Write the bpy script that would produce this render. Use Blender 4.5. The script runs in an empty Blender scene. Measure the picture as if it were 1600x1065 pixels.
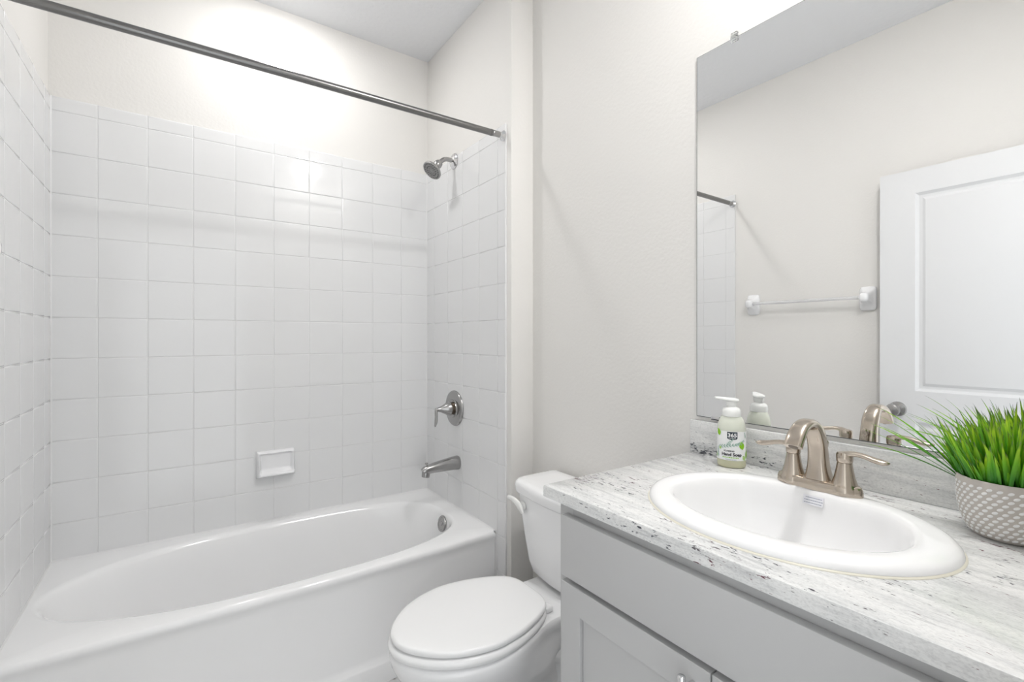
import bpy, bmesh, math, random
from math import pi, sin, cos, radians, atan2, hypot
from mathutils import Vector, Matrix

random.seed(7)
S = bpy.context.scene
COL = S.collection

# ------------------------------------------------------------------ camera
cam_d = bpy.data.cameras.new('camera')
cam = bpy.data.objects.new('camera', cam_d)
COL.objects.link(cam)
cam_d.sensor_fit = 'HORIZONTAL'
cam_d.sensor_width = 36.0
cam_d.lens = 740.92 / 1600 * 36.0
cam_d.shift_x = 4.0 / 1600
cam_d.shift_y = -4.85 / 1600
cam_d.clip_start = 0.02
cam.location = (-1.10465, -2.38662, 1.255)
cam.rotation_euler = (pi / 2 - 0.000918, 0, -0.6058108)
S.camera = cam

# ------------------------------------------------------------------ view
S.view_settings.view_transform = 'Standard'
S.view_settings.look = 'None'
S.view_settings.gamma = 1
S.view_settings.use_curve_mapping = False
S.view_settings.exposure = 0.35

# ------------------------------------------------------------------ world: even fill added to light the room through the doorway behind the camera
W = bpy.data.worlds.new('world')
S.world = W
W.use_nodes = True
W.node_tree.nodes['Background'].inputs[0].default_value = (0.95, 0.98, 1.0, 1)
W.node_tree.nodes['Background'].inputs[1].default_value = 1.3

E_TUB = 112.0       # emission strength of the ceiling disc over the tub
E_ROOM = 245.0      # ceiling disc in the middle of the room


# ------------------------------------------------------------------ materials
def mat(name, color=(0.8, 0.8, 0.8), rough=0.5, metal=0.0, spec=0.5, trans=0.0, ior=1.45,
        coat=0.0, sss=0.0, emit=0.0):
    m = bpy.data.materials.new(name)
    m.use_nodes = True
    b = m.node_tree.nodes['Principled BSDF']
    b.inputs['Base Color'].default_value = (*color, 1)
    b.inputs['Roughness'].default_value = rough
    b.inputs['Metallic'].default_value = metal
    b.inputs['Specular IOR Level'].default_value = spec
    b.inputs['Transmission Weight'].default_value = trans
    b.inputs['IOR'].default_value = ior
    b.inputs['Coat Weight'].default_value = coat
    b.inputs['Coat Roughness'].default_value = 0.05
    if sss:
        b.inputs['Subsurface Weight'].default_value = sss
        b.inputs['Subsurface Radius'].default_value = (0.01, 0.01, 0.01)
        b.inputs['Subsurface Scale'].default_value = 1.0
    if emit:
        b.inputs['Emission Color'].default_value = (1, 0.99, 0.98, 1)
        b.inputs['Emission Strength'].default_value = emit
    return m


def nn(m, t, **kw):
    n = m.node_tree.nodes.new(t)
    for k, v in kw.items():
        setattr(n, k, v)
    return n


def lk(m, a, ai, b, bi):
    m.node_tree.links.new(a.outputs[ai], b.inputs[bi])


def add_bump(m, scale, strength, dist=0.002, detail=3.0, vec_scale=None, rough=0.5):
    tc = nn(m, 'ShaderNodeTexCoord')
    mp = nn(m, 'ShaderNodeMapping')
    if vec_scale:
        mp.inputs['Scale'].default_value = vec_scale
    n = nn(m, 'ShaderNodeTexNoise')
    n.inputs['Scale'].default_value = scale
    n.inputs['Detail'].default_value = detail
    n.inputs['Roughness'].default_value = rough
    bp = nn(m, 'ShaderNodeBump')
    bp.inputs['Strength'].default_value = strength
    bp.inputs['Distance'].default_value = dist
    lk(m, tc, 'Object', mp, 'Vector')
    lk(m, mp, 'Vector', n, 'Vector')
    lk(m, n, 'Fac', bp, 'Height')
    lk(m, bp, 'Normal', m.node_tree.nodes['Principled BSDF'], 'Normal')
    return n


def ramp(m, stops):
    r = nn(m, 'ShaderNodeValToRGB')
    el = r.color_ramp.elements
    el[0].position, el[0].color = stops[0][0], (*stops[0][1], 1)
    el[1].position, el[1].color = stops[-1][0], (*stops[-1][1], 1)
    for p, c in stops[1:-1]:
        e = el.new(p)
        e.color = (*c, 1)
    return r


M_PAINT = mat('warm_grey_paint', (0.80, 0.785, 0.76), 0.55, spec=0.3)
add_bump(M_PAINT, 95, 0.35, 0.0016, 2.0)
M_CEIL = mat('ceiling_paint', (0.84, 0.85, 0.87), 0.8, spec=0.2)
add_bump(M_CEIL, 45, 0.6, 0.004, 4.0)
M_TILE = mat('white_glazed_tile', (0.80, 0.802, 0.805), 0.08, spec=0.5)
add_bump(M_TILE, 14, 0.06, 0.003, 1.0)
M_GROUT = mat('white_grout', (0.80, 0.80, 0.80), 0.6)
M_TUB = mat('white_enamel', (0.92, 0.92, 0.923), 0.10, spec=0.5)
M_PORC = mat('white_porcelain', (0.91, 0.91, 0.915), 0.06, spec=0.6)
M_SEAT = mat('white_seat_plastic', (0.90, 0.90, 0.90), 0.22)
M_NICKEL_COOL = mat('brushed_nickel', (0.41, 0.405, 0.40), 0.24, metal=1.0)
M_NICKEL = mat('warm_brushed_nickel', (0.53, 0.465, 0.395), 0.20, metal=1.0)
M_NICKEL_DARK = mat('dark_nickel', (0.16, 0.13, 0.10), 0.3, metal=1.0)
M_CHROME = mat('polished_nickel', (0.75, 0.75, 0.76), 0.08, metal=1.0)
M_ROD = mat('nickel_rod', (0.24, 0.238, 0.235), 0.26, metal=1.0)
M_CAB = mat('light_grey_cabinet_paint', (0.53, 0.53, 0.53), 0.35, spec=0.4)
M_TRIM = mat('white_trim_paint', (0.84, 0.84, 0.85), 0.3)
M_DOOR = mat('white_door_paint', (0.76, 0.765, 0.775), 0.3)
M_WHITE = mat('white_ceramic', (0.88, 0.88, 0.89), 0.10)
M_LEVER = mat('white_lever_plastic', (0.85, 0.85, 0.83), 0.25)
M_BAR = mat('milky_clear_acrylic', (0.95, 0.95, 0.96), 0.12, trans=0.55, ior=1.46)
M_CLEAR = mat('clear_acrylic', (0.97, 0.98, 0.98), 0.03, trans=1.0, ior=1.46)
M_MIRROR = mat('mirror_silver', (0.97, 0.975, 0.975), 0.0, metal=1.0)
M_MIRROR_EDGE = mat('mirror_edge', (0.10, 0.11, 0.11), 0.15)
M_DARK = mat('dark_gap', (0.05, 0.05, 0.05), 0.6)
M_CAULK = mat('cream_caulk', (0.80, 0.77, 0.66), 0.4)
M_STONE_POT = mat('taupe_stoneware', (0.56, 0.52, 0.48), 0.65)
M_POT_DOT = mat('pale_glaze', (0.86, 0.86, 0.85), 0.35)
M_SOIL = mat('dark_moss', (0.03, 0.05, 0.02), 0.9)
M_BULB = mat('lit_diffuser', (0.95, 0.95, 0.95), 0.3, emit=E_TUB)
M_BULB2 = mat('lit_diffuser_room', (0.95, 0.95, 0.95), 0.3, emit=E_ROOM)
M_FIX = mat('fixture_white', (0.8, 0.8, 0.8), 0.4)
# soap bottle
M_SOAP = mat('pale_green_soap', (0.88, 0.91, 0.80), 0.18, trans=0.25, ior=1.35, sss=0.3)
M_LIQ = mat('soap_liquid', (0.82, 0.81, 0.58), 0.10, trans=0.35, ior=1.35)
M_PUMP = mat('white_translucent_plastic', (0.88, 0.89, 0.87), 0.25, sss=0.3)
M_LABEL = mat('white_label', (0.88, 0.89, 0.89), 0.3)
M_LBL_DARK = mat('label_dark_slate', (0.015, 0.03, 0.045), 0.35)
M_LBL_LEAF = mat('label_leaf_green', (0.27, 0.58, 0.02), 0.35)
M_LBL_PALE = mat('label_pale_leaf', (0.42, 0.63, 0.20), 0.35)
M_LBL_SAGE = mat('label_sage', (0.33, 0.50, 0.42), 0.35)
M_INK = mat('black_ink', (0.02, 0.02, 0.03), 0.5)
M_INK_BLUE = mat('blue_grey_ink', (0.22, 0.25, 0.33), 0.5)
M_STICKER = mat('clear_white_sticker', (0.80, 0.80, 0.84), 0.3)

# granite: pale, streaked along the counter, with dark and burgundy flecks
def granite():
    m = mat('white_streaked_granite', (0.8, 0.8, 0.8), 0.12, spec=0.5)
    b = m.node_tree.nodes['Principled BSDF']
    tc = nn(m, 'ShaderNodeTexCoord')
    rot = nn(m, 'ShaderNodeMapping')
    rot.inputs['Rotation'].default_value = (0, 0, radians(1.5))
    lk(m, tc, 'Object', rot, 'Vector')

    def noise(sc, detail=4.0, rough=0.6, dist=0.0, off=0):
        mp = nn(m, 'ShaderNodeMapping')
        mp.inputs['Scale'].default_value = sc
        mp.inputs['Location'].default_value = (off, off * 1.3, off * .7)
        lk(m, rot, 'Vector', mp, 'Vector')
        n = nn(m, 'ShaderNodeTexNoise')
        n.inputs['Scale'].default_value = 1.0
        n.inputs['Detail'].default_value = detail
        n.inputs['Roughness'].default_value = rough
        n.inputs['Distortion'].default_value = dist
        lk(m, mp, 'Vector', n, 'Vector')
        return n

    def mix(a, bb, fac, mode='MIX'):
        x = nn(m, 'ShaderNodeMix', data_type='RGBA', blend_type=mode)
        lk(m, fac, 0, x, 0)
        m.node_tree.links.new(a, x.inputs[6])
        m.node_tree.links.new(bb, x.inputs[7])
        return x.outputs[2]
    base = noise((38, 5, 38), 6, 0.62, 0.4)
    r1 = ramp(m, [(0.30, (0.60, 0.61, 0.61)), (0.45, (0.72, 0.725, 0.72)), (0.58, (0.82, 0.82, 0.81)), (0.8, (0.86, 0.855, 0.84))])
    lk(m, base, 'Fac', r1, 'Fac')
    # bands where the flecks gather
    band = noise((17, 2.2, 17), 3, 0.55, 0.2, 5)
    # long thin dark flecks
    f1 = noise((210, 62, 210), 3, 0.6, 0.2, 11)
    add = nn(m, 'ShaderNodeMath', operation='MULTIPLY_ADD')
    lk(m, band, 'Fac', add, 0)
    add.inputs[1].default_value = 0.55
    lk(m, f1, 'Fac', add, 2)
    r2 = ramp(m, [(0.915, (0, 0, 0)), (0.965, (1, 1, 1))])
    lk(m, add, 0, r2, 'Fac')
    # colour of the flecks
    hue = noise((14, 5, 14), 1, 0.5, 0, 23)
    r3 = ramp(m, [(0.42, (0.06, 0.065, 0.08)), (0.55, (0.13, 0.11, 0.12)), (0.62, (0.16, 0.05, 0.07))])
    lk(m, hue, 'Fac', r3, 'Fac')
    c = mix(r1.outputs[0], r3.outputs[0], r2)
    # soft grey haze streaks
    f2 = noise((110, 13, 110), 6, 0.75, 0.5, 41)
    add2 = nn(m, 'ShaderNodeMath', operation='MULTIPLY_ADD')
    lk(m, band, 'Fac', add2, 0)
    add2.inputs[1].default_value = 0.45
    lk(m, f2, 'Fac', add2, 2)
    r4 = ramp(m, [(0.74, (0, 0, 0)), (0.98, (0.6, 0.6, 0.6))])
    lk(m, add2, 0, r4, 'Fac')
    gr = noise((420, 210, 420), 2, 0.6, 0, 61)
    gc = nn(m, 'ShaderNodeRGB')
    gc.outputs[0].default_value = (0.34, 0.345, 0.36, 1)
    c = mix(c, gc.outputs[0], r4)
    rg = ramp(m, [(0.30, (0.80, 0.80, 0.80)), (0.55, (1, 1, 1))])
    lk(m, gr, 'Fac', rg, 'Fac')
    xm = nn(m, 'ShaderNodeMix', data_type='RGBA', blend_type='MULTIPLY')
    xm.inputs[0].default_value = 0.8
    m.node_tree.links.new(c, xm.inputs[6])
    m.node_tree.links.new(rg.outputs[0], xm.inputs[7])
    c = xm.outputs[2]
    m.node_tree.links.new(c, b.inputs['Base Color'])
    return m


M_GRANITE = granite()


def floor_mat():
    m = mat('marbled_floor_tile', (0.6, 0.6, 0.6), 0.35)
    n = add_bump(m, 30, 0.1, 0.001)
    r = ramp(m, [(0.35, (0.25, 0.24, 0.23)), (0.5, (0.70, 0.695, 0.69)), (0.7, (0.80, 0.795, 0.79))])
    lk(m, n, 'Fac', r, 'Fac')
    lk(m, r, 'Color', m.node_tree.nodes['Principled BSDF'], 'Base Color')
    return m


M_FLOOR = floor_mat()


def brushed(m, scale):
    add_bump(m, 1.0, 0.06, 0.0006, 3.0, scale)


brushed(M_NICKEL, (500, 500, 60))
brushed(M_NICKEL_COOL, (60, 400, 400))


def grass_mat():
    m = mat('grass_blade', (0.1, 0.4, 0.03), 0.38, spec=0.4)
    b = m.node_tree.nodes['Principled BSDF']
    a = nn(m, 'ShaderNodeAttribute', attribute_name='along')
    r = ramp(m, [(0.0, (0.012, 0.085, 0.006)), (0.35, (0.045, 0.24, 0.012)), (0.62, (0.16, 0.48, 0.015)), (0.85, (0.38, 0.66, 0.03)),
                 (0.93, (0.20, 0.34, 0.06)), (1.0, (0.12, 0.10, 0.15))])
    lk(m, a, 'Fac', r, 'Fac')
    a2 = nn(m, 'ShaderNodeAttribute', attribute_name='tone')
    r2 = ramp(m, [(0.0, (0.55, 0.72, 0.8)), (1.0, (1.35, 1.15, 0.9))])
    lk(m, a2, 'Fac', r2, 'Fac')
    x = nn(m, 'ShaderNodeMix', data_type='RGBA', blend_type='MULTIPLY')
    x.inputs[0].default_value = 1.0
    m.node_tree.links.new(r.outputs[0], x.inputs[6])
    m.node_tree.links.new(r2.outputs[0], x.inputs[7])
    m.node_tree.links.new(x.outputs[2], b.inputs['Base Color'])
    b.inputs['Subsurface Weight'].default_value = 0.0
    return m


M_GRASS = grass_mat()


# ------------------------------------------------------------------ mesh helpers
def wloc(o):
    p = Vector((0, 0, 0))
    while o is not None:
        p = p + Vector(o.location)
        o = o.parent
    return p


def obj(name, bm, m, parent=None, smooth=None, loc=None):
    """one mesh object; bm is in world coordinates; smooth = auto-smooth angle in degrees"""
    me = bpy.data.meshes.new(name)
    origin = wloc(parent) if parent is not None else Vector(loc or (0, 0, 0))
    bmesh.ops.translate(bm, verts=bm.verts, vec=-origin)
    bmesh.ops.recalc_face_normals(bm, faces=bm.faces) if smooth != 'keep' else None
    if smooth not in (None, 0, 'keep'):
        lim = radians(smooth)
        for f in bm.faces:
            f.smooth = True
        for e in bm.edges:
            if len(e.link_faces) == 2 and e.calc_face_angle(0) > lim:
                e.smooth = False
    bm.to_mesh(me)
    bm.free()
    for mm in (m if isinstance(m, (list, tuple)) else [m]):
        me.materials.append(mm)
    o = bpy.data.objects.new(name, me)
    COL.objects.link(o)
    if parent is not None:
        o.parent = parent
    else:
        o.location = origin
    return o


def thing(name, label, cat, loc, group=None):
    o = bpy.data.objects.new(name, None)
    COL.objects.link(o)
    o.location = loc
    o.empty_display_size = 0.05
    o['label'] = label
    o['category'] = cat
    if group:
        o['group'] = group
    return o


def tag(o, label, cat, group=None):
    o['label'] = label
    o['category'] = cat
    if group:
        o['group'] = group
    return o


def struct(name, bm, m, label, cat, smooth=None):
    o = obj(name, bm, m, None, smooth)
    o['kind'] = 'structure'
    o['label'] = label
    o['category'] = cat
    return o


def B():
    return bmesh.new()


def box(bm, x0, x1, y0, y1, z0, z1, bev=0.0, seg=2, mi=0):
    g = bmesh.ops.create_cube(bm, size=1.0)
    vs = g['verts']
    for v in vs:
        v.co = Vector(((x0 + x1) / 2 + v.co.x * (x1 - x0), (y0 + y1) / 2 + v.co.y * (y1 - y0), (z0 + z1) / 2 + v.co.z * (z1 - z0)))
    fs = list({f for v in vs for f in v.link_faces})
    for f in fs:
        f.material_index = mi
    if bev > 0:
        es = list({e for v in vs for e in v.link_edges})
        bmesh.ops.bevel(bm, geom=es, offset=bev, segments=seg, profile=0.5, affect='EDGES', clamp_overlap=True)
    return bm


def rings(bm, rs, cap0=True, cap1=True, closed=True, mi=0):
    """skin a list of equal-length point rings"""
    V = [[bm.verts.new(p) for p in r] for r in rs]
    n = len(V[0])
    fs = []
    for a, b in zip(V[:-1], V[1:]):
        for i in range(n if closed else n - 1):
            j = (i + 1) % n
            try:
                fs.append(bm.faces.new((a[i], a[j], b[j], b[i])))
            except ValueError:
                pass
    if cap0:
        fs.append(bm.faces.new(list(reversed(V[0]))))
    if cap1:
        fs.append(bm.faces.new(V[-1]))
    for f in fs:
        f.material_index = mi
    return V


def frame(d):
    d = Vector(d).normalized()
    up = Vector((0, 0, 1)) if abs(d.z) < 0.95 else Vector((1, 0, 0))
    a = d.cross(up).normalized()
    b = a.cross(d).normalized()
    return d, a, b


def lathe(bm, base, axis, prof, n=40, mi=0):
    """prof: list of (distance along axis, radius)"""
    d, a, b = frame(axis)
    base = Vector(base)
    rs = []
    for t, r in prof:
        r = max(r, 1e-5)
        rs.append([base + d * t + (a * cos(2 * pi * i / n) + b * sin(2 * pi * i / n)) * r for i in range(n)])
    rings(bm, rs, mi=mi)
    return bm


def tube(bm, pts, rads, n=20, flat=None, side=None, mi=0):
    """sweep circles (or ellipses: rads = (ra, rb)) along pts; side fixes the first ellipse axis"""
    pts = [Vector(p) for p in pts]
    rs = []
    prev = None
    for k, p in enumerate(pts):
        if k == 0:
            d = pts[1] - p
        elif k == len(pts) - 1:
            d = p - pts[k - 1]
        else:
            d = (pts[k + 1] - pts[k - 1])
        d.normalize()
        if side is not None:
            a = Vector(side) - d * d.dot(Vector(side))
            a.normalize()
        elif prev is None:
            a = frame(d)[1]
        else:
            a = prev - d * d.dot(prev)
            a.normalize()
        prev = a
        b = a.cross(d).normalized()
        r = rads[k] if isinstance(rads, (list, tuple)) else rads
        ra, rb = r if isinstance(r, (list, tuple)) else (r, r)
        ex = flat or 2.0
        ring = []
        for i in range(n):
            t = 2 * pi * i / n
            c, s = cos(t), sin(t)
            cc = math.copysign(abs(c) ** (2 / ex), c)
            ss = math.copysign(abs(s) ** (2 / ex), s)
            ring.append(p + a * cc * ra + b * ss * rb)
        rs.append(ring)
    rings(bm, rs, mi=mi)
    return bm


def spline(pts, n=8):
    """Catmull-Rom through the points (any dimension)"""
    P = [list(p) for p in pts]
    P = [P[0]] + P + [P[-1]]
    out = []
    for i in range(1, len(P) - 2):
        for k in range(n):
            t = k / n
            out.append(tuple(0.5 * ((2 * b) + (-a + c) * t + (2 * a - 5 * b + 4 * c - d) * t * t + (-a + 3 * b - 3 * c + d) * t ** 3)
                             for a, b, c, d in zip(P[i - 1], P[i], P[i + 1], P[i + 2])))
    out.append(tuple(P[-2]))
    return out


def lerp(a, b, t):
    return a + (b - a) * t


def sgnpow(v, e):
    return math.copysign(abs(v) ** e, v)


# ------------------------------------------------------------------ dimensions
CZ = 2.762            # ceiling
XL = -1.506           # painted left wall
XV = 0.1186           # vanity wall
XS = 0.008            # painted face of the shower-end wall
YB = 0.008            # painted back wall
YC = -0.794           # corner of the shower-end wall
YE = -2.345           # wall with the doorway, camera stands in it
TW = 1.498            # tile-to-tile width of the alcove

# ------------------------------------------------------------------ room shell
struct('wall_back', box(B(), XL - .1, XV + .2, YB, YB + .1, 0, CZ), M_PAINT, 'warm grey painted wall above the white tile behind the bathtub', 'wall')
struct('wall_left', box(B(), XL - .1, XL, YE - .12, YB, 0, CZ), M_PAINT, 'warm grey painted wall on the left, seen in the mirror behind the towel bar', 'wall')
struct('wall_shower', box(B(), XS, XV + .1, YC, YB, 0, CZ, 0.002, 2), M_PAINT, 'warm grey stub wall that ends the shower beside the toilet', 'wall', 30)
struct('wall_right', box(B(), XV, XV + .1, YE, YC, 0, CZ), M_PAINT, 'warm grey painted wall holding the mirror and the vanity', 'wall')
bm = B()
box(bm, -0.64, XV + .1, YE - .115, YE, 0, CZ)
box(bm, XL - .1, -1.465, YE - .115, YE - .0005, 0, CZ)
box(bm, -1.465, -0.64, YE - .115, YE, 2.05, CZ)
struct('wall_front', bm, M_PAINT, 'warm grey wall with the open doorway at the near end of the room', 'wall')
struct('ceiling', box(B(), XL - .1, XV + .2, YE - .115, YB + .1, CZ, CZ + .1), M_CEIL, 'textured pale grey ceiling', 'ceiling')
struct('floor', box(B(), XL - .1, XV + .2, YE - .115, YB + .1, -.1, 0), M_FLOOR, 'grey marbled tile floor between the bathtub and the vanity', 'floor')
bm = B()
box(bm, -0.634, -0.575, YE, YE + .011, 0, 2.11, .003)
box(bm, -1.53 + .03, -1.471, YE, YE + .011, 0, 2.11, .003)
box(bm, -1.50, -0.575, YE, YE + .011, 2.056, 2.115, .003)
struct('trim_1', bm, M_TRIM, 'white casing around the open doorway', 'door casing', 30)
struct('baseboard_right', box(B(), XV - .013, XV, -1.590, YC - .0135, 0, .095, .003), M_TRIM, 'white baseboard behind the toilet', 'baseboard', 30)
struct('baseboard_shower', box(B(), XS + .002, XV, YC - .013, YC, 0, .095, .003), M_TRIM, 'white baseboard on the stub wall beside the bathtub', 'baseboard', 30)
struct('baseboard_left', box(B(), XL, XL + .013, YE + .012, -.80, 0, .095, .003), M_TRIM, 'white baseboard along the left wall behind the door', 'baseboard', 30)


# ------------------------------------------------------------------ tile walls: every tile pillowed, grout recessed
def tile_wall(name, O, U, V, N, us, vs, label, skip=None, bull=()):
    """O origin on the glazed plane; us / vs cut positions; N outward normal; slab is 8 mm thick"""
    O, U, V, N = map(Vector, (O, U, V, N))
    bm = B()
    rr = random.Random(hash(len(us) * 100 + len(vs)) % 1000)

    def P(u, v, h):
        return O + U * u + V * v + N * h
    # grout bed
    for j in range(len(vs) - 1):
        pass
    g = 0.0007
    for i in range(len(us) - 1):
        for j in range(len(vs) - 1):
            u0, u1 = us[i], us[i + 1]
            v0, v1 = vs[j], vs[j + 1]
            if skip and skip(u0, u1, v0, v1):
                continue
            # bed block
            q = [bm.verts.new(P(a, b, h)) for h in (-0.0078, -0.0016) for a, b in ((u0, v0), (u1, v0), (u1, v1), (u0, v1))]
            for idx in ((0, 1, 2, 3), (4, 5, 6, 7), (0, 1, 5, 4), (1, 2, 6, 5), (2, 3, 7, 6), (3, 0, 4, 7)):
                f = bm.faces.new([q[k] for k in idx])
                f.material_index = 1
            tu = rr.uniform(-1, 1) * 0.0012
            tv = rr.uniform(-1, 1) * 0.0012
            cu, cv = (u0 + u1) / 2, (v0 + v1) / 2
            rl = [g] * 4
            rs = []
            for ins, h in ((0, -.0030), (.0002, -.0014), (.0009, -.0005), (.0020, -.00012), (.0036, 0), (.0060, 0)):
                ins_s = []
                for sname in ('L', 'R', 'B', 'T'):
                    k = 2.2 if ((sname == 'R' and 'R' in bull and i == len(us) - 2) or (sname == 'T' and 'T' in bull and j == len(vs) - 2)) else 1.0
                    gg = 0 if k > 1 else g
                    ins_s.append(gg + ins * k)
                a0, a1, b0, b1 = u0 + ins_s[0], u1 - ins_s[1], v0 + ins_s[2], v1 - ins_s[3]
                rs.append([P(a, b, h + (a - cu) * tu + (b - cv) * tv) for a, b in ((a0, b0), (a1, b0), (a1, b1), (a0, b1))])
            rings(bm, rs, cap0=False, cap1=True)
    o = obj(name, bm, [M_TILE, M_GROUT], None, 50)
    o['kind'] = 'structure'
    o['label'] = label
    o['category'] = 'tile wall'
    return o


PT = 0.1524
rows = [2.0904 - PT * k for k in range(10, -1, -1)]      # 0.5664 ... 2.0904
rows_back = [0.418] + rows + [2.143]
cols_b = [-TW] + [-1.3664 + PT * i for i in range(9)] + [0]
tile_wall('wall_tile_back', (0, 0, 0), (1, 0, 0), (0, 0, 1), (0, -1, 0), cols_b, rows_back,
          'white square tile along the back of the bathtub', bull=('T',))
cols_e = [0.0006, 0.095, 0.2484, 0.4008, 0.5532, 0.7030, 0.7617]
cols_e[1:5] = [0.0916, 0.2440, 0.3964, 0.5488]
rows_end = [0.0, 0.114, 0.266, 0.4185] + rows + [2.143]
in_tub = lambda u0, u1, v0, v1: u1 < 0.70 and v0 < 0.418
tile_wall('wall_tile_right', (0, 0, 0), (0, -1, 0), (0, 0, 1), (-1, 0, 0), cols_e, rows_end,
          'white square tile on the shower end wall under the shower head', skip=in_tub, bull=('T', 'R'))
tile_wall('wall_tile_left', (-TW, 0, 0), (0, -1, 0), (0, 0, 1), (1, 0, 0), cols_e, rows_end,
          'white square tile on the left end wall of the shower', skip=in_tub, bull=('T', 'R'))


for k, (x, sx) in enumerate(((0.0, -1), (-TW, 1))):
    bm = B()
    rs = []
    for z in (.4315, 2.143):
        rs.append([(x, 0, z), (x + sx * .0045, 0, z), (x + sx * .0022, -.0010, z), (x + sx * .0010, -.0022, z), (x, -.0045, z)])
    rings(bm, rs)
    struct('trim_%d' % (k + 2), bm, M_GROUT, ('white grout bead in the tiled corner under the shower head', 'white grout bead in the far left tiled corner')[k], 'grout bead', 40)


# ------------------------------------------------------------------ bathtub
def bathtub():
    X0, X1, Y1 = -TW + .0004, -0.0004, -0.0006
    ZR = 0.430
    root = thing('bathtub', 'white built-in bathtub under the tiled shower walls', 'bathtub', (-.75, -.35, 0))
    cx, cy = -0.780, -0.352

    def yfront(x):
        t = min(1, max(0, (x - X0) / (X1 - X0)))
        return -0.692 - 0.014 * (1 - (2 * t - 1) ** 2)
    N = 160
    ca = [atan2(y - cy, x - cx) % (2 * pi) for x, y in ((X0, Y1), (X1, Y1), (X0, yfront(X0)), (X1, yfront(X1)))]
    ang = sorted([2 * pi * i / N for i in range(N)] + ca)

    def outer(t, ins):
        c, s = cos(t), sin(t)
        best = 1e9
        if c > 1e-9: best = min(best, (X1 - cx) / c)
        if c < -1e-9: best = min(best, (X0 - cx) / c)
        if s > 1e-9: best = min(best, (Y1 - cy) / s)
        if s < -1e-9:
            k = (-0.70 + ins - cy) / s
            for _ in range(6):
                k = (yfront(cx + c * k) + ins - cy) / s
            best = min(best, k)
        return cx + c * best, cy + s * best

    def inner(t, ax0, ax1, ay, exl=2.15, exr=3.0):
        c, s = cos(t), sin(t)
        # blend of exponent between the sloped end (left) and the drain end (right)
        w = 0.5 + 0.5 * c
        e = lerp(exl, exr, w)
        a = lerp(ax0, ax1, min(1, max(0, 0.5 + 1.5 * c)))
        a = ax1 if c > 0 else ax0
        r = (abs(c / a) ** e + abs(s / ay) ** e) ** (-1 / e)
        return cx + c * r, cy + s * r
    R = []
    # apron: bottom skirt, step, face, lip, rim
    def out_ring(z, ins, front):
        pts = []
        for t in ang:
            x, y = outer(t, ins)
            if front and y < cy and abs(y - yfront(x)) < 0.02 + ins:
                y += front
            pts.append((x, y, z))
        return pts
    R.append(out_ring(0.0, 0.0, -0.006))
    R.append(out_ring(0.068, 0.0, -0.006))
    R.append(out_ring(0.073, 0.0, -0.003))
    R.append(out_ring(0.082, 0.0, 0.010))
    R.append(out_ring(0.095, 0.0, 0.014))
    R.append(out_ring(0.370, 0.0, 0.010))
    R.append(out_ring(0.398, 0.0, 0.006))
    R.append(out_ring(0.408, 0.0, 0.0))
    R.append(out_ring(0.420, 0.001, 0))
    R.append(out_ring(0.4265, 0.0045, 0))
    R.append(out_ring(ZR, 0.011, 0))
    for ax0, ax1, ay, z in ((.705, .712, .312, .4300), (.694, .704, .302, .4285), (.686, .698, .295, .4235), (.676, .692, .288, .410), (.650, .682, .278, .36),
                            (.600, .668, .264, .27), (.545, .652, .250, .19), (.500, .636, .236, .135), (.460, .615, .215, .105), (.41, .57, .18, .090),
                            (.30, .45, .12, .083), (.12, .2, .05, .080)):
        R.append([(*inner(t, ax0, ax1, ay), z) for t in ang])
    bm = B()
    rings(bm, R, cap0=False, cap1=True)
    obj('tub_shell', bm, M_TUB, root, 40)
    bm = B()
    zc = ZR - .0002
    y9 = yfront(X0) + .004
    tri = lambda x, y, ax, ay: [(x, y, zc), (x + ax, y + ay, zc), (x + ax * .4, y + ay * .4, zc + .0022), (x, y, zc + .0052)]
    rings(bm, [tri(-TW, y9, .0042, 0), tri(-TW, -.0002, .0042, -.0042), tri(0, -.0002, -.0042, -.0042), tri(0, y9, -.0042, 0)])
    cb = obj('caulk_bead', bm, M_GROUT, root, 30)
    # overflow plate and floor drain
    bm = B()
    ax = Vector((-1, 0, 0.22))
    lathe(bm, (-.0955, -.386, .384), ax, [(0, .030), (.004, .036), (.009, .036), (.012, .034), (.0125, .028), (.0105, .026), (.0105, .010), (.013, .008), (.0135, .0001)], 40)
    op = obj('overflow_plate', bm, M_NICKEL_COOL, root, 35)
    op['label'] = 'round brushed nickel overflow plate'
    bm = B()
    lathe(bm, (-.30, -.352, .0825), (0, 0, 1), [(0, .035), (.004, .036), (.006, .030), (.005, .026), (.010, .018), (.012, .0001)], 32)
    obj('drain', bm, M_NICKEL_COOL, root, 35)
    return root


bathtub()

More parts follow.
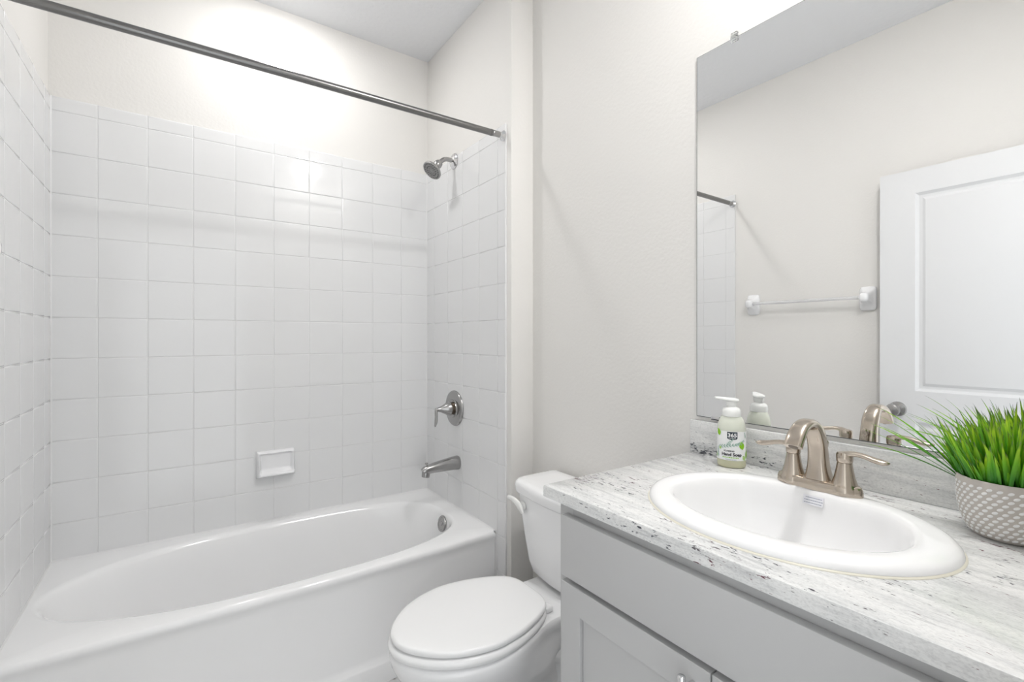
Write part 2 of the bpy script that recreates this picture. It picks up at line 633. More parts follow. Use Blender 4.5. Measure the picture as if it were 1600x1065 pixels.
# ------------------------------------------------------------------ soap dish on the back tiles
def soap_dish():
    root = thing('soap_dish', 'white ceramic soap dish on the back tile wall above the bathtub', 'soap dish', (-.75, 0, .62))
    x0, x1, z0, z1 = -.828, -.672, .624, .743
    nu, nv = 44, 40
    bm = B()
    def sm(a, b, t):
        t = min(1, max(0, (t - a) / (b - a)))
        return t * t * (3 - 2 * t)
    V = []
    for j in range(nv + 1):
        row = []
        v = j / nv
        for i in range(nu + 1):
            u = i / nu
            x = lerp(x0, x1, u)
            z = lerp(z0, z1, v)
            out = lerp(.058, .022, v)
            du = min(u, 1 - u) * (x1 - x0)
            dvb = v * (z1 - z0)
            dvt = (1 - v) * (z1 - z0)
            # rounded outer edge
            edge = min(du, dvb, dvt)
            e = min(1, edge / .010)
            prof = math.sqrt(max(0, 1 - (1 - e) ** 2))
            # scooped recess
            rec = sm(.007, .018, du) * sm(.009, .018, dvt) * sm(.014, .040, dvb)
            h = out * prof
            h = lerp(h, .010 + .012 * (1 - v) * 0.3, rec)
            # sag the lower lip so the tray juts out at the bottom
            row.append(bm.verts.new((x, -max(h, .0002), z + (.010 * (1 - v) * prof * (1 - rec)))))
        V.append(row)
    for j in range(nv):
        for i in range(nu):
            bm.faces.new((V[j][i], V[j][i + 1], V[j + 1][i + 1], V[j + 1][i]))
    bot = [V[0][i] for i in range(nu + 1)] + [V[j][nu] for j in range(1, nv + 1)] + [V[nv][i] for i in range(nu - 1, -1, -1)] + [V[j][0] for j in range(nv - 1, 0, -1)]
    bm.faces.new(bot)
    obj('dish_body', bm, M_WHITE, root, 60)
    return root


soap_dish()


# ------------------------------------------------------------------ shower fittings
def shower_head():
    y = -.3175
    root = thing('showerhead', 'brushed nickel shower head on a bent arm at the tile top', 'shower head', (0, y, 2.12))
    o = obj('flange', lathe(B(), (-.0004, y, 2.120), (-1, 0, 0), [(0, .037), (.003, .038), (.008, .034), (.013, .020), (.017, .013)], 36), M_CHROME, root, 35)
    arm = spline([(-.004, y, 2.120), (-.040, y, 2.121), (-.062, y, 2.113), (-.085, y, 2.092)], 6)
    obj('shower_arm', tube(B(), arm, .0107, 20), M_NICKEL_COOL, root, 40)
    d = Vector((-.66, -.10, -.74)).normalized()
    a = Vector((-.080, y, 2.097))
    obj('swivel_nut', lathe(B(), a, d, [(0, .012), (.002, .017), (.012, .0205), (.024, .0205), (.030, .018), (.036, .015)], 30), M_NICKEL_COOL, root, 35)
    h = obj('spray_head', lathe(B(), a + d * .030, d, [(0, .015), (.006, .019), (.016, .028), (.026, .043), (.031, .0475), (.037, .0485), (.040, .047), (.0405, .043), (.038, .041)], 48), M_NICKEL_COOL, root, 35)
    face = mat('spray_face_grey', (0.36, 0.355, 0.35), 0.35, metal=.6)
    bm = B()
    lathe(bm, a + d * .0675, d, [(0, .0415), (.0012, .0415), (.0012, .034), (.0035, .033), (.0035, .029), (.001, .028), (.001, .020), (.003, .019), (.003, .012), (.0008, .011), (.0035, .006), (.0035, .0001)], 40)
    dd, aa, bb = frame(d)
    for ring_r, cnt in ((.0375, 24), (.0245, 16), (.0155, 10)):
        for k in range(cnt):
            t = 2 * pi * k / cnt
            lathe(bm, a + d * .0680 + (aa * cos(t) + bb * sin(t)) * ring_r, d, [(0, .0019), (.0036, .0016), (.0038, .0001)], 6, mi=1)
    obj('spray_face', bm, [face, M_DARK], h, 35)


def shower_valve():
    y, z = -.3235, .909
    root = thing('shower_valve', 'round brushed nickel shower valve with lever on the tile wall', 'shower valve', (0, y, z))
    bm = B()
    lathe(bm, (-.0004, y, z), (-1, 0, 0), [(0, .0865), (.004, .0865), (.009, .083), (.012, .076), (.0115, .046), (.014, .043), (.018, .042)], 64)
    obj('escutcheon', bm, M_NICKEL_COOL, root, 35)
    obj('valve_sleeve', lathe(B(), (-.015, y, z), (-1, 0, 0), [(0, .030), (.020, .030)], 36), M_NICKEL_DARK, root, 35)
    bm = B()
    lathe(bm, (-.030, y, z), (-1, 0, 0), [(0, .030), (.002, .0345), (.008, .0345), (.026, .024), (.046, .0145), (.062, .0095), (.070, .0085), (.073, .0001)], 40)
    cone = obj('lever_hub', bm, M_NICKEL_COOL, root, 35)
    p = spline([(-.092, y, z + .004, .004, .007), (-.099, y, z + .002, .0065, .010), (-.102, y, z - .012, .0065, .0110), (-.1015, y, z - .035, .0060, .0115), (-.103, y, z - .060, .0065, .011), (-.108, y, z - .080, .003, .006)], 5)
    obj('lever', tube(B(), [q[:3] for q in p], [(q[4], q[3]) for q in p], 18, side=(0, 1, 0)), M_NICKEL_COOL, root, 40)


def tub_spout():
    y = -.356
    root = thing('tub_spout', 'brushed nickel tub spout below the shower valve', 'tub spout', (0, y, .65))
    p = [(-.0005, .650, .028, .032), (-.004, .650, .029, .033), (-.03, .650, .0275, .031), (-.08, .6475, .0255, .027), (-.125, .644, .0235, .0235),
         (-.155, .641, .022, .021), (-.172, .637, .020, .0195), (-.183, .630, .016, .0185), (-.187, .622, .008, .018)]
    bm = B()
    tube(bm, [(a, y, b) for a, b, _, _ in p[:8]], [(c, d) for _, _, c, d in p[:8]], 30, flat=2.3, side=(0, 1, 0))
    obj('spout_body', bm, M_NICKEL_COOL, root, 45)
    bm = B()
    tube(bm, [(-.164, y, .640), (-.169, y, .630), (-.172, y, .608)], [(.019, .0185), (.019, .0185), (.0185, .0175)], 30, flat=2.3, side=(0, 1, 0))
    obj('spout_outlet', bm, M_NICKEL_COOL, root, 45)
    obj('diverter_knob', lathe(B(), (-.166, y, .656), (-.1, 0, 1), [(0, .0028), (.010, .0028), (.0105, .006), (.0135, .0072), (.016, .006), (.017, .0001)], 20), M_NICKEL_COOL, root, 35)


def shower_rod():
    y, z = -.7505, 2.093
    root = thing('shower_rod', 'long dark nickel shower curtain rod across the tub alcove', 'shower rod', (-.75, y, z))
    zl = 2.085
    zz = lambda x: lerp(z, zl, -x / TW)
    bm = B()
    tube(bm, [(-TW + .055, y, zz(-TW + .055)), (-.062, y, zz(-.062))], .0128, 28)
    tube(bm, [(-.066, y, zz(-.066)), (-.058, y, zz(-.058))], [.0134, .0134], 28)
    obj('rod_tube', bm, M_ROD, root, 35)
    for sx, x0 in ((-1, 0), (1, -TW)):
        bm = B()
        n = 28
        lathe(bm, (x0 + sx * .056, y, zz(x0)), (-sx, 0, 0), [(0, .0105), (.003, .0125), (.006, .0122)] + [(.006 + .0025 * k, .0119 + .0006 * (k % 2)) for k in range(1, 11)] + [(.034, .0125), (.036, .009)], n)
        obj('adjuster_collar', bm, M_NICKEL_COOL, root, 50)
        bm = B()
        lathe(bm, (x0 + sx * .0004, y, zz(x0)), (sx, 0, 0), [(0, .021), (.004, .0215), (.007, .019), (.010, .012), (.013, .0098), (.024, .0098)], 36)
        obj('end_flange', bm, M_CHROME, root, 35)


shower_head()
shower_valve()
tub_spout()
shower_rod()


# ------------------------------------------------------------------ towel bar on the left wall
def towel_bar():
    zc = 1.450
    root = thing('towel_bar', 'clear acrylic towel bar between two white ceramic posts on left wall', 'towel bar', (XL, -1.165, zc))
    for yc, s in ((-.877, -1), (-1.456, 1)):
        bm = B()
        rs = []
        # stepped plate narrowing to a squarish nose
        for h, wy, wz, zo, ex in ((0, .036, .060, 0, 6), (.006, .0365, .0605, 0, 6), (.012, .034, .057, 0, 5), (.015, .030, .050, 0, 4),
                                  (.026, .024, .036, .002, 3.5), (.040, .0205, .027, .004, 3.2), (.056, .0195, .0225, .004, 3), (.066, .018, .020, .004, 2.8), (.071, .013, .014, .004, 2.5), (.0725, .004, .004, .004, 2)):
            ring = []
            for i in range(40):
                t = 2 * pi * i / 40
                ring.append((XL + .0004 + h, yc + sgnpow(cos(t), 2 / ex) * wy, zc + zo + sgnpow(sin(t), 2 / ex) * wz))
            rs.append(ring)
        rings(bm, rs)
        obj('post', bm, M_WHITE, root, 45)
        bm = B()
        lathe(bm, (XL + .051, yc + s * .0185, zc + .004), (0, s, 0), [(0, .0125), (.0025, .0125), (.003, .0105)], 24)
        obj('socket_ring', bm, M_WHITE, root, 35)
    bm = B()
    tube(bm, [(XL + .051, -.8985, zc + .004), (XL + .051, -1.4345, zc + .004)], .0085, 24)
    o = obj('bar', bm, M_BAR, root, 35)
    o['label'] = 'clear acrylic round bar'


towel_bar()


# ------------------------------------------------------------------ door, open flat along the left wall
def door():
    xf, xb = -1.430, -1.465
    y0, y1 = -2.330, -1.527
    z0, z1 = .012, 2.024
    bm = B()
    # stiles, rails
    panels = [(-2.197, -1.660, 1.010, 1.915), (-2.197, -1.660, .215, .870)]
    ys = [y0, -2.197, -1.660, y1]
    box(bm, xb, xf, y0, -2.197, z0, z1)
    box(bm, xb, xf, -1.660, y1, z0, z1)
    box(bm, xb, xf, -2.197, -1.660, z0, .215)
    box(bm, xb, xf, -2.197, -1.660, .870, 1.010)
    box(bm, xb, xf, -2.197, -1.660, 1.915, z1)
    bmesh.ops.remove_doubles(bm, verts=bm.verts, dist=1e-5)
    o = struct('door_1', bm, M_DOOR, 'white two-panel door standing open, seen in the mirror', 'door', 30)
    for (a, b, c, d) in panels:
        bm = B()
        rs = []
        for ins, x in ((0, xf), (.004, xf - .004), (.012, xf - .010), (.018, xf - .0115), (.024, xf - .011), (.036, xf - .0035), (.040, xf - .003)):
            rs.append([(x, a + ins, c + ins), (x, b - ins, c + ins), (x, b - ins, d - ins), (x, a + ins, d - ins)])
        rings(bm, rs, cap0=False, cap1=True)
        rings(bm, [[(xb + .004, a, c), (xb + .004, b, c), (xb + .004, b, d), (xb + .004, a, d)]], cap0=False, cap1=True)
        obj('door_panel', bm, M_DOOR, o, 20)
    ky, kz = -1.597, .921
    k = obj('knob_rose', lathe(B(), (xf + .0003, ky, kz), (1, 0, 0), [(0, .034), (.004, .0345), (.009, .031), (.012, .022), (.014, .014), (.042, .012)], 36), M_NICKEL_COOL, o, 35)
    obj('door_knob', lathe(B(), (xf + .040, ky, kz), (1, 0, 0), [(0, .012), (.006, .0135), (.014, .022), (.022, .0275), (.032, .029), (.040, .0265), (.045, .018), (.0465, .0001)], 40), M_NICKEL_COOL, o, 40)
    for hz in (.25, 1.05, 1.82):
        obj('hinge', lathe(B(), (xf + .004, y0 - .006, hz), (0, 0, 1), [(0, .005), (.09, .005)], 14), M_NICKEL_COOL, o, 35)


door()


# ------------------------------------------------------------------ toilet
def toilet():
    yc = -1.167
    root = thing('toilet', 'white two-piece toilet with closed lid between bathtub and vanity', 'toilet', (-.28, yc, 0))

    def outline(prof, n=64):
        """prof: list of (x, half width) from the front tip to the back; returns a closed ring of (x, y)"""
        pts = spline(prof, 12)
        # arc-length resample of one side
        L = [0]
        for a, b in zip(pts[:-1], pts[1:]):
            L.append(L[-1] + hypot(b[0] - a[0], b[1] - a[1]))
        side = []
        for k in range(n):
            s = L[-1] * k / (n - 1)
            for i in range(len(L) - 1):
                if L[i + 1] >= s - 1e-9:
                    t = 0 if L[i + 1] == L[i] else (s - L[i]) / (L[i + 1] - L[i])
                    side.append((lerp(pts[i][0], pts[i + 1][0], t), max(0.0005, lerp(pts[i][1], pts[i + 1][1], t))))
                    break
        return [(x, yc + w) for x, w in side] + [(x, yc - w) for x, w in reversed(side)]

    # seat outline (elongated)
    def egg(xf, xb, w, wb):
        l = (xb - xf) / .470
        k = w / .176
        kb = wb / .130
        return [(xf, 0), (xf + .003 * l, .026 * k), (xf + .020 * l, .062 * k), (xf + .055 * l, .103 * k), (xf + .095 * l, .134 * k), (xf + .150 * l, .160 * k),
                (xf + .225 * l, .176 * k), (xf + .300 * l, .169 * k), (xf + .360 * l, .152 * lerp(k, kb, .5)), (xf + .410 * l, .130 * kb), (xf + .445 * l, .107 * kb),
                (xf + .462 * l, .082 * kb), (xf + .470 * l, .050 * kb), (xf + .471 * l, 0)]

    # --- bowl
    bm = B()
    def ring(z, xf, xb, w, wb, deck=None):
        if deck is None:
            prof = egg(xf, xb, w, wb)
        else:
            dw, dx = deck
            l = .47
            prof = [(xf, 0), (xf + .003, w * .15), (xf + .020, w * .355), (xf + .055, w * .585), (xf + .095, w * .76), (xf + .15, w * .91),
                    (xf + .225, w), (xf + .30, w * .955), (xf + .38, lerp(dw, w, .45)), (xf + .46, dw * 1.03), (dx - .05, dw), (dx - .012, dw * .96), (dx, dw * .8), (dx + .001, 0)]
        return [(x, y, z) for x, y in outline(prof)]
    D = .055
    R = [ring(.000, -.50, -.03, .105, .10),
         ring(.012, -.505, -.03, .108, .10),
         ring(.030, -.495, -.03, .102, .095),
         ring(.100, -.490, -.04, .090, .085),
         ring(.170, -.510, -.04, .092, .080),
         ring(.230, -.550, -.04, .115, .080),
         ring(.285, -.592, -.04, .145, .085),
         ring(.330, -.622, 0, .166, 0, (.100, D)),
         ring(.365, -.638, 0, .176, 0, (.112, D)),
         ring(.385, -.642, 0, .179, 0, (.118, D)),
         ring(.396, -.640, 0, .177, 0, (.117, D)),
         ring(.402, -.632, 0, .170, 0, (.112, D - .006)),
         ]
    R2 = [[(p[0], p[1], p[2] + (0.0 if i < 7 else 0)) for p in r] for i, r in enumerate(R)]
    rings(bm, R2)
    obj('bowl', bm, M_PORC, root, 50)
    # trapway relief on both sides of the pedestal
    bm = B()
    for s in (1, -1):
        p = spline([(-.36, yc + s * .060, .15), (-.28, yc + s * .072, .24), (-.20, yc + s * .074, .28), (-.13, yc + s * .070, .25), (-.10, yc + s * .066, .14), (-.10, yc + s * .070, .02)], 6)
        tube(bm, p, .036, 18)
    obj('trapway', bm, M_PORC, root, 50)
    for s in (1, -1):
        obj('bolt_cap', lathe(B(), (-.19, yc + s * .112, .0), (0, 0, 1), [(0, .018), (.012, .018), (.022, .013), (.026, .0001)], 20), M_PORC, root, 40)
    # --- seat ring and lid
    def slab(prof, z0, z1, r, zc_top=0.0):
        bm = B()
        rs = []
        for ins, z in ((r * .9, z0), (r * .25, z0 + r * .25), (0, z0 + r), (0, z1 - r), (r * .3, z1 - r * .3), (r, z1), (r * 3, z1 + zc_top * .5), (r * 8, z1 + zc_top)):
            xs = [p[0] for p in prof]
            xc = (min(xs) + max(xs)) / 2
            hl = (max(xs) - min(xs)) / 2
            hw = max(p[1] for p in prof)
            k1 = (hl - ins) / hl
            k2 = (hw - ins) / hw
            rs.append([(x, y, z) for x, y in outline([(xc + (px - xc) * k1, pw * k2) for px, pw in prof])])
        rings(bm, rs)
        return bm
    obj('seat', slab(egg(-.646, -.176, .180, .133), .4045, .4285, .010), M_SEAT, root, 50)
    obj('lid', slab(egg(-.639, -.175, .175, .130), .4320, .4500, .0065, .003), M_SEAT, root, 50)
    for s in (1, -1):
        bm = B()
        box(bm, -.182, -.152, yc + s * .070 - .016, yc + s * .070 + .016, .4025, .421, .005, 3)
        obj('hinge', bm, M_SEAT, root, 40)
    # --- tank
    def trect(z, x0, x1, hw, rf, bow=0.0):
        """rounded rectangle with larger front radius; front is -x"""
        pts = []
        def arc(cx, cy, r, a0, a1, n=8):
            for k in range(n + 1):
                a = lerp(a0, a1, k / n)
                pts.append((cx + r * cos(a), cy + r * sin(a)))
        arc(x0 + rf, hw - rf, rf, pi / 2, pi)
        for k in range(1, 10):
            t = k / 10
            pts.append((x0 - bow * sin(pi * t), lerp(hw - rf, -hw + rf, t)))
        arc(x0 + rf, -hw + rf, rf, pi, 1.5 * pi)
        arc(x1 - .02, -hw + .02, .02, 1.5 * pi, 2 * pi)
        arc(x1 - .02, hw - .02, .02, 0, pi / 2)
        return [(x, yc + y, z) for x, y in pts]
    bm = B()
    prof = [(.402, -.035, .060, .105), (.408, -.060, .068, .128), (.425, -.075, .075, .146), (.460, -.082, .080, .158), (.55, -.090, .086, .174), (.69, -.098, .092, .196)]
    rings(bm, [trect(z, x0, x1, hw, .035, .012) for z, x0, x1, hw in prof])
    obj('tank', bm, M_PORC, root, 50)
    bm = B()
    rings(bm, [trect(z, x0, x1, hw, .045, .014) for z, x0, x1, hw in ((.6915, -.098, .094, .204), (.694, -.104, .097, .209), (.700, -.107, .099, .2115), (.722, -.109, .100, .2135),
                                                                     (.733, -.106, .0985, .211), (.739, -.099, .095, .205), (.7415, -.086, .088, .194), (.7425, -.05, .06, .15))])
    obj('tank_lid', bm, M_PORC, root, 50)
    # --- trip lever
    bm = B()
    yl, zl = yc + .140, .655
    lathe(bm, (-.101, yl, zl), (-1, 0, 0), [(0, .015), (.006, .016), (.010, .014), (.012, .006)], 24)
    bm2 = spline([(-.113, yl - .010, zl - .020, .010, .006), (-.117, yl + .000, zl - .002, .014, .0075), (-.119, yl + .020, zl + .011, .0125, .007), (-.119, yl + .044, zl + .017, .0095, .006), (-.118, yl + .068, zl + .016, .008, .005), (-.118, yl + .076, zl + .015, .004, .003)], 6)
    tube(bm, [q[:3] for q in bm2], [(q[4], q[3]) for q in bm2], 16, side=(1, 0, 0))
    o = obj('flush_lever', bm, M_LEVER, root, 50)
    o['label'] = 'off-white flush lever'


toilet()


# ------------------------------------------------------------------ vanity cabinet
YV0, YV1 = -2.337, -1.5955
XF, XD = -.420, -.439


def vanity():
    root = thing('vanity_cabinet', 'light grey shaker vanity cabinet under the granite top', 'vanity cabinet', (-.16, -1.966, 0))
    zt = .8995
    bm = B()
    box(bm, XF + .019, XV - .001, YV1 - .016, YV1, 0.001, zt)
    box(bm, XF + .019, XV - .001, YV0, YV0 + .016, 0.001, zt)
    box(bm, XF + .019, XV - .001, YV0 + .016, YV1 - .016, .10, .116)
    box(bm, XV - .010, XV - .001, YV0 + .016, YV1 - .016, .116, zt)
    obj('cabinet_body', bm, M_CAB, root, 30)
    bm = B()
    box(bm, XF, XF + .019, YV1 - .040, YV1, .10, zt, .0008)
    box(bm, XF, XF + .019, YV0, YV0 + .040, .10, zt, .0008)
    box(bm, XF, XF + .019, YV0 + .040, YV1 - .040, .8625, zt, .0008)
    box(bm, XF, XF + .019, YV0 + .040, YV1 - .040, .725, .765, .0008)
    box(bm, XF, XF + .019, YV0 + .040, YV1 - .040, .10, .14, .0008)
    obj('face_frame', bm, M_CAB, root, 30)
    bm = B()
    box(bm, XF + .060, XF + .075, YV0 + .016, YV1 - .016, 0.001, .10)
    obj('toe_kick', bm, M_CAB, root, 30)
    ya, yb = YV1 - .024, YV0 + .024
    bm = B()
    box(bm, XD, XF - .0005, yb, ya, .7515, .8790, .0016, 2)
    obj('false_drawer_front', bm, M_CAB, root, 30)
    ym = (ya + yb) / 2
    for (p, q, hy) in ((ym + .0015, ya, ym + .030), (yb, ym - .0015, ym - .030)):
        z0, z1 = .125, .7400
        fr = .056
        bm = B()
        xb = XF - .0005
        def rect(x, a, b, c, d):
            return [(x, a, c), (x, b, c), (x, b, d), (x, a, d)]
        e = .0012
        loop = [rect(xb, p + fr, q - fr, z0 + fr, z1 - fr), rect(xb, p, q, z0, z1), rect(XD + e, p, q, z0, z1), rect(XD, p + e, q - e, z0 + e, z1 - e),
                rect(XD, p + fr - e * .6, q - fr + e * .6, z0 + fr - e * .6, z1 - fr + e * .6), rect(XD + e * .6, p + fr, q - fr, z0 + fr, z1 - fr), rect(xb, p + fr, q - fr, z0 + fr, z1 - fr)]
        rings(bm, loop, False, False)
        bmesh.ops.remove_doubles(bm, verts=bm.verts, dist=1e-6)
        dr = obj('cabinet_door', bm, M_CAB, root, 30)
        bm = B()
        box(bm, XD + .009, xb - .002, p + fr + .0008, q - fr - .0016, z0 + fr + .0005, z1 - fr - .0004)
        obj('recessed_panel', bm, M_CAB, dr, 30)
        hx = XD - .030
        zt2, zb2 = .7335, .6055
        bm = B()
        lathe(bm, (hx, hy, zb2), (0, 0, 1), [(0, .004), (.0008, .0055), (.002, .0062), (zt2 - zb2 - .002, .0062), (zt2 - zb2 - .0008, .0055), (zt2 - zb2, .004), (zt2 - zb2 + .0002, .0001)], 28)
        for z in (zt2 - .024, zb2 + .024):
            lathe(bm, (hx, hy, z), (1, 0, 0), [(0, .0045), (.0318, .0045)], 16)
        obj('bar_pull', bm, M_CHROME, dr, 35)
    # small hinge bumper visible in the gap
    return root


vanity()

# ------------------------------------------------------------------ countertop with the sink cut-out
SX, SY, SA, SB = -.193, -1.951, .205, .249         # sink centre, half depth (x), half width (y)
ZT = .928


def countertop():
    root = thing('countertop', 'pale granite countertop with dark flecks on the grey vanity', 'countertop', (-.17, -1.95, .90))
    x0, x1, y0, y1 = -.4405, XV - .0005, YE + .001, -1.5605
    N = 96
    ca = [atan2(y - SY, x - SX) % (2 * pi) for x in (x0, x1) for y in (y0, y1)]
    ang = sorted([2 * pi * i / N for i in range(N)] + ca)

    def outer(t, ins, z):
        c, s = cos(t), sin(t)
        b = 1e9
        if c > 1e-9: b = min(b, (x1 - SX) / c)
        if c < -1e-9: b = min(b, (x0 - SX) / c)
        if s > 1e-9: b = min(b, (y1 - SY) / s)
        if s < -1e-9: b = min(b, (y0 - SY) / s)
        x, y = SX + c * b, SY + s * b
        x = max(x, x0 + ins)
        y = min(y, y1 - ins)
        return (x, y, z)

    def inner(t, z):
        c, s = cos(t), sin(t)
        r = 1 / hypot(c / (SA - .022), s / (SB - .022))
        return (SX + c * r, SY + s * r, z)
    zb = .9005
    R = [[inner(t, zb) for t in ang], [outer(t, .003, zb) for t in ang], [outer(t, .0008, zb + .0008) for t in ang], [outer(t, 0, zb + .003) for t in ang],
         [outer(t, 0, ZT - .005) for t in ang], [outer(t, .0012, ZT - .0018) for t in ang], [outer(t, .005, ZT) for t in ang], [inner(t, ZT) for t in ang]]
    bm = B()
    V = rings(bm, R, False, False)
    n = len(ang)
    for i in range(n):
        j = (i + 1) % n
        bm.faces.new((V[-1][i], V[-1][j], V[0][j], V[0][i]))
    obj('counter_slab', bm, M_GRANITE, root, 40)
    bm = B()
    box(bm, .0996, XV - .0005, YE + .001, -1.5605, ZT + .0002, 1.0195, .0015, 2)
    obj('backsplash', bm, M_GRANITE, root, 40)
    return root


countertop()


# ------------------------------------------------------------------ sink
ZD = .9445


def sink():
    root = thing('sink', 'white oval drop-in sink set in the granite top', 'sink', (SX, SY, ZT))
    N = 128
    ang = [2 * pi * i / N for i in range(N)]
    icx, icy = -.200, -1.948

    def oval(t, ins, z):
        c, s = cos(t), sin(t)
        r = 1 / hypot(c / (SA - ins), s / (SB - ins))
        return (SX + c * r, SY + s * r, z)

    def bowl(t, k, z, dx=0.0):
        c, s = cos(t), sin(t)
        af, ab, b = .152, .150, .200
        if c >= 0:
            e = 2.0 + .85 * sin(abs(c) * pi / 2) ** 2
            r = (abs(c / ab) ** e + abs(s / b) ** e) ** (-1 / e)
        else:
            r = 1 / hypot(c / af, s / b)
        return (icx + c * r * k + dx, icy + s * r * k, z)
    R = [[oval(t, 0.004, ZT - .0002 + .0006) for t in ang], [oval(t, 0.0, ZT + .003) for t in ang], [oval(t, 0.001, ZT + .007) for t in ang], [oval(t, 0.005, ZT + .0115) for t in ang],
         [oval(t, .011, ZT + .0148) for t in ang], [oval(t, .019, ZT + .0165) for t in ang]]
    for k, z, dx in ((1.035, ZT + .0165, 0), (1.0, ZT + .0145, 0), (.975, ZT + .009, 0), (.952, ZT - .004, 0), (.92, ZT - .030, 0), (.87, ZT - .060, -.002), (.78, ZT - .090, -.004), (.62, ZT - .113, -.006),
                     (.42, ZT - .126, -.006), (.2, ZT - .132, -.004), (.11, ZT - .134, 0)):
        R.append([bowl(t, k, z, dx) for t in ang])
    # underside (closes the basin as a shell)
    bm = B()
    rings(bm, R, False, True)
    obj('basin', bm, M_PORC, root, 60)
    bm = B()
    lathe(bm, (icx, icy, ZT - .1335), (0, 0, 1), [(0, .021), (.002, .0225), (.003, .019), (.001, .016), (.003, .012), (.005, .0001)], 32)
    obj('drain', bm, M_NICKEL, root, 35)
    bm = B()
    rs = [[oval(t, ins, z) for t in ang] for ins, z in ((-.0028, ZT + .0002), (-.0022, ZT + .0012), (.0, ZT + .0026), (.002, ZT + .0032))]
    rings(bm, rs, False, False)
    o = obj('caulk_bead', bm, M_CAULK, root, 60)
    o['label'] = 'cream sealant bead'
    return root


sink_root = sink()


def text_bm(body, size, bold=0.0, align='CENTER', extr=0.0):
    cu = bpy.data.curves.new('lettering', 'FONT')
    cu.body = body
    cu.size = size
    cu.align_x = align
    cu.align_y = 'CENTER'
    cu.offset = bold
    cu.extrude = extr
    cu.resolution_u = 3
    o = bpy.data.objects.new('lettering', cu)
    COL.objects.link(o)
    dg = bpy.context.evaluated_depsgraph_get()
    me = bpy.data.meshes.new_from_object(o.evaluated_get(dg))
    bm = B()
    bm.from_mesh(me)
    bpy.data.objects.remove(o)
    bpy.data.curves.remove(cu)
    bpy.data.meshes.remove(me)
    return bm


# small printed sticker on the back slope of the basin
def sticker():
    # the basin slope at the back centre: from (-.0545, z+.009) down to (-.060, z-.012)
    root = thing('printed_sticker', 'tiny printed sticker on the sink slope in front of the faucet', 'sticker', (-.058, -1.950, ZT))
    A = Vector((-.0545, -1.950, ZT + .0085))
    Bv = Vector((-.0625, -1.950, ZT - .0140))
    dn = (Bv - A).normalized()
    nrm = Vector((dn.z, 0, -dn.x))
    if nrm.x > 0:
        nrm = -nrm
    def P(u, v, h=.0012):
        return A + dn * v + Vector((0, u, 0)) + nrm * h
    bm = B()
    q = [P(-.019, .0015, .0009), P(.019, .0015, .0009), P(.019, .0200, .0009), P(-.019, .0200, .0009)]
    q2 = [P(-.019, .0015, .0003), P(.019, .0015, .0003), P(.019, .0200, .0003), P(-.019, .0200, .0003)]
    rings(bm, [q2, q])
    obj('sticker_sheet', bm, M_STICKER, root, 30)
    bm = B()
    rr = random.Random(3)
    for k in range(3):
        v = .0052 + k * .0052
        u = .016 - (0.002 if k == 0 else 0)
        while u > -.016:
            w = rr.uniform(.0015, .004)
            vs = [bm.verts.new(P(a, b, .0012)) for a, b in ((u, v), (u - w, v), (u - w, v + .0013), (u, v + .0013))]
            bm.faces.new(vs)
            u -= w + .0009
    obj('fine_print', bm, M_INK_BLUE, root, 'keep')


sticker()


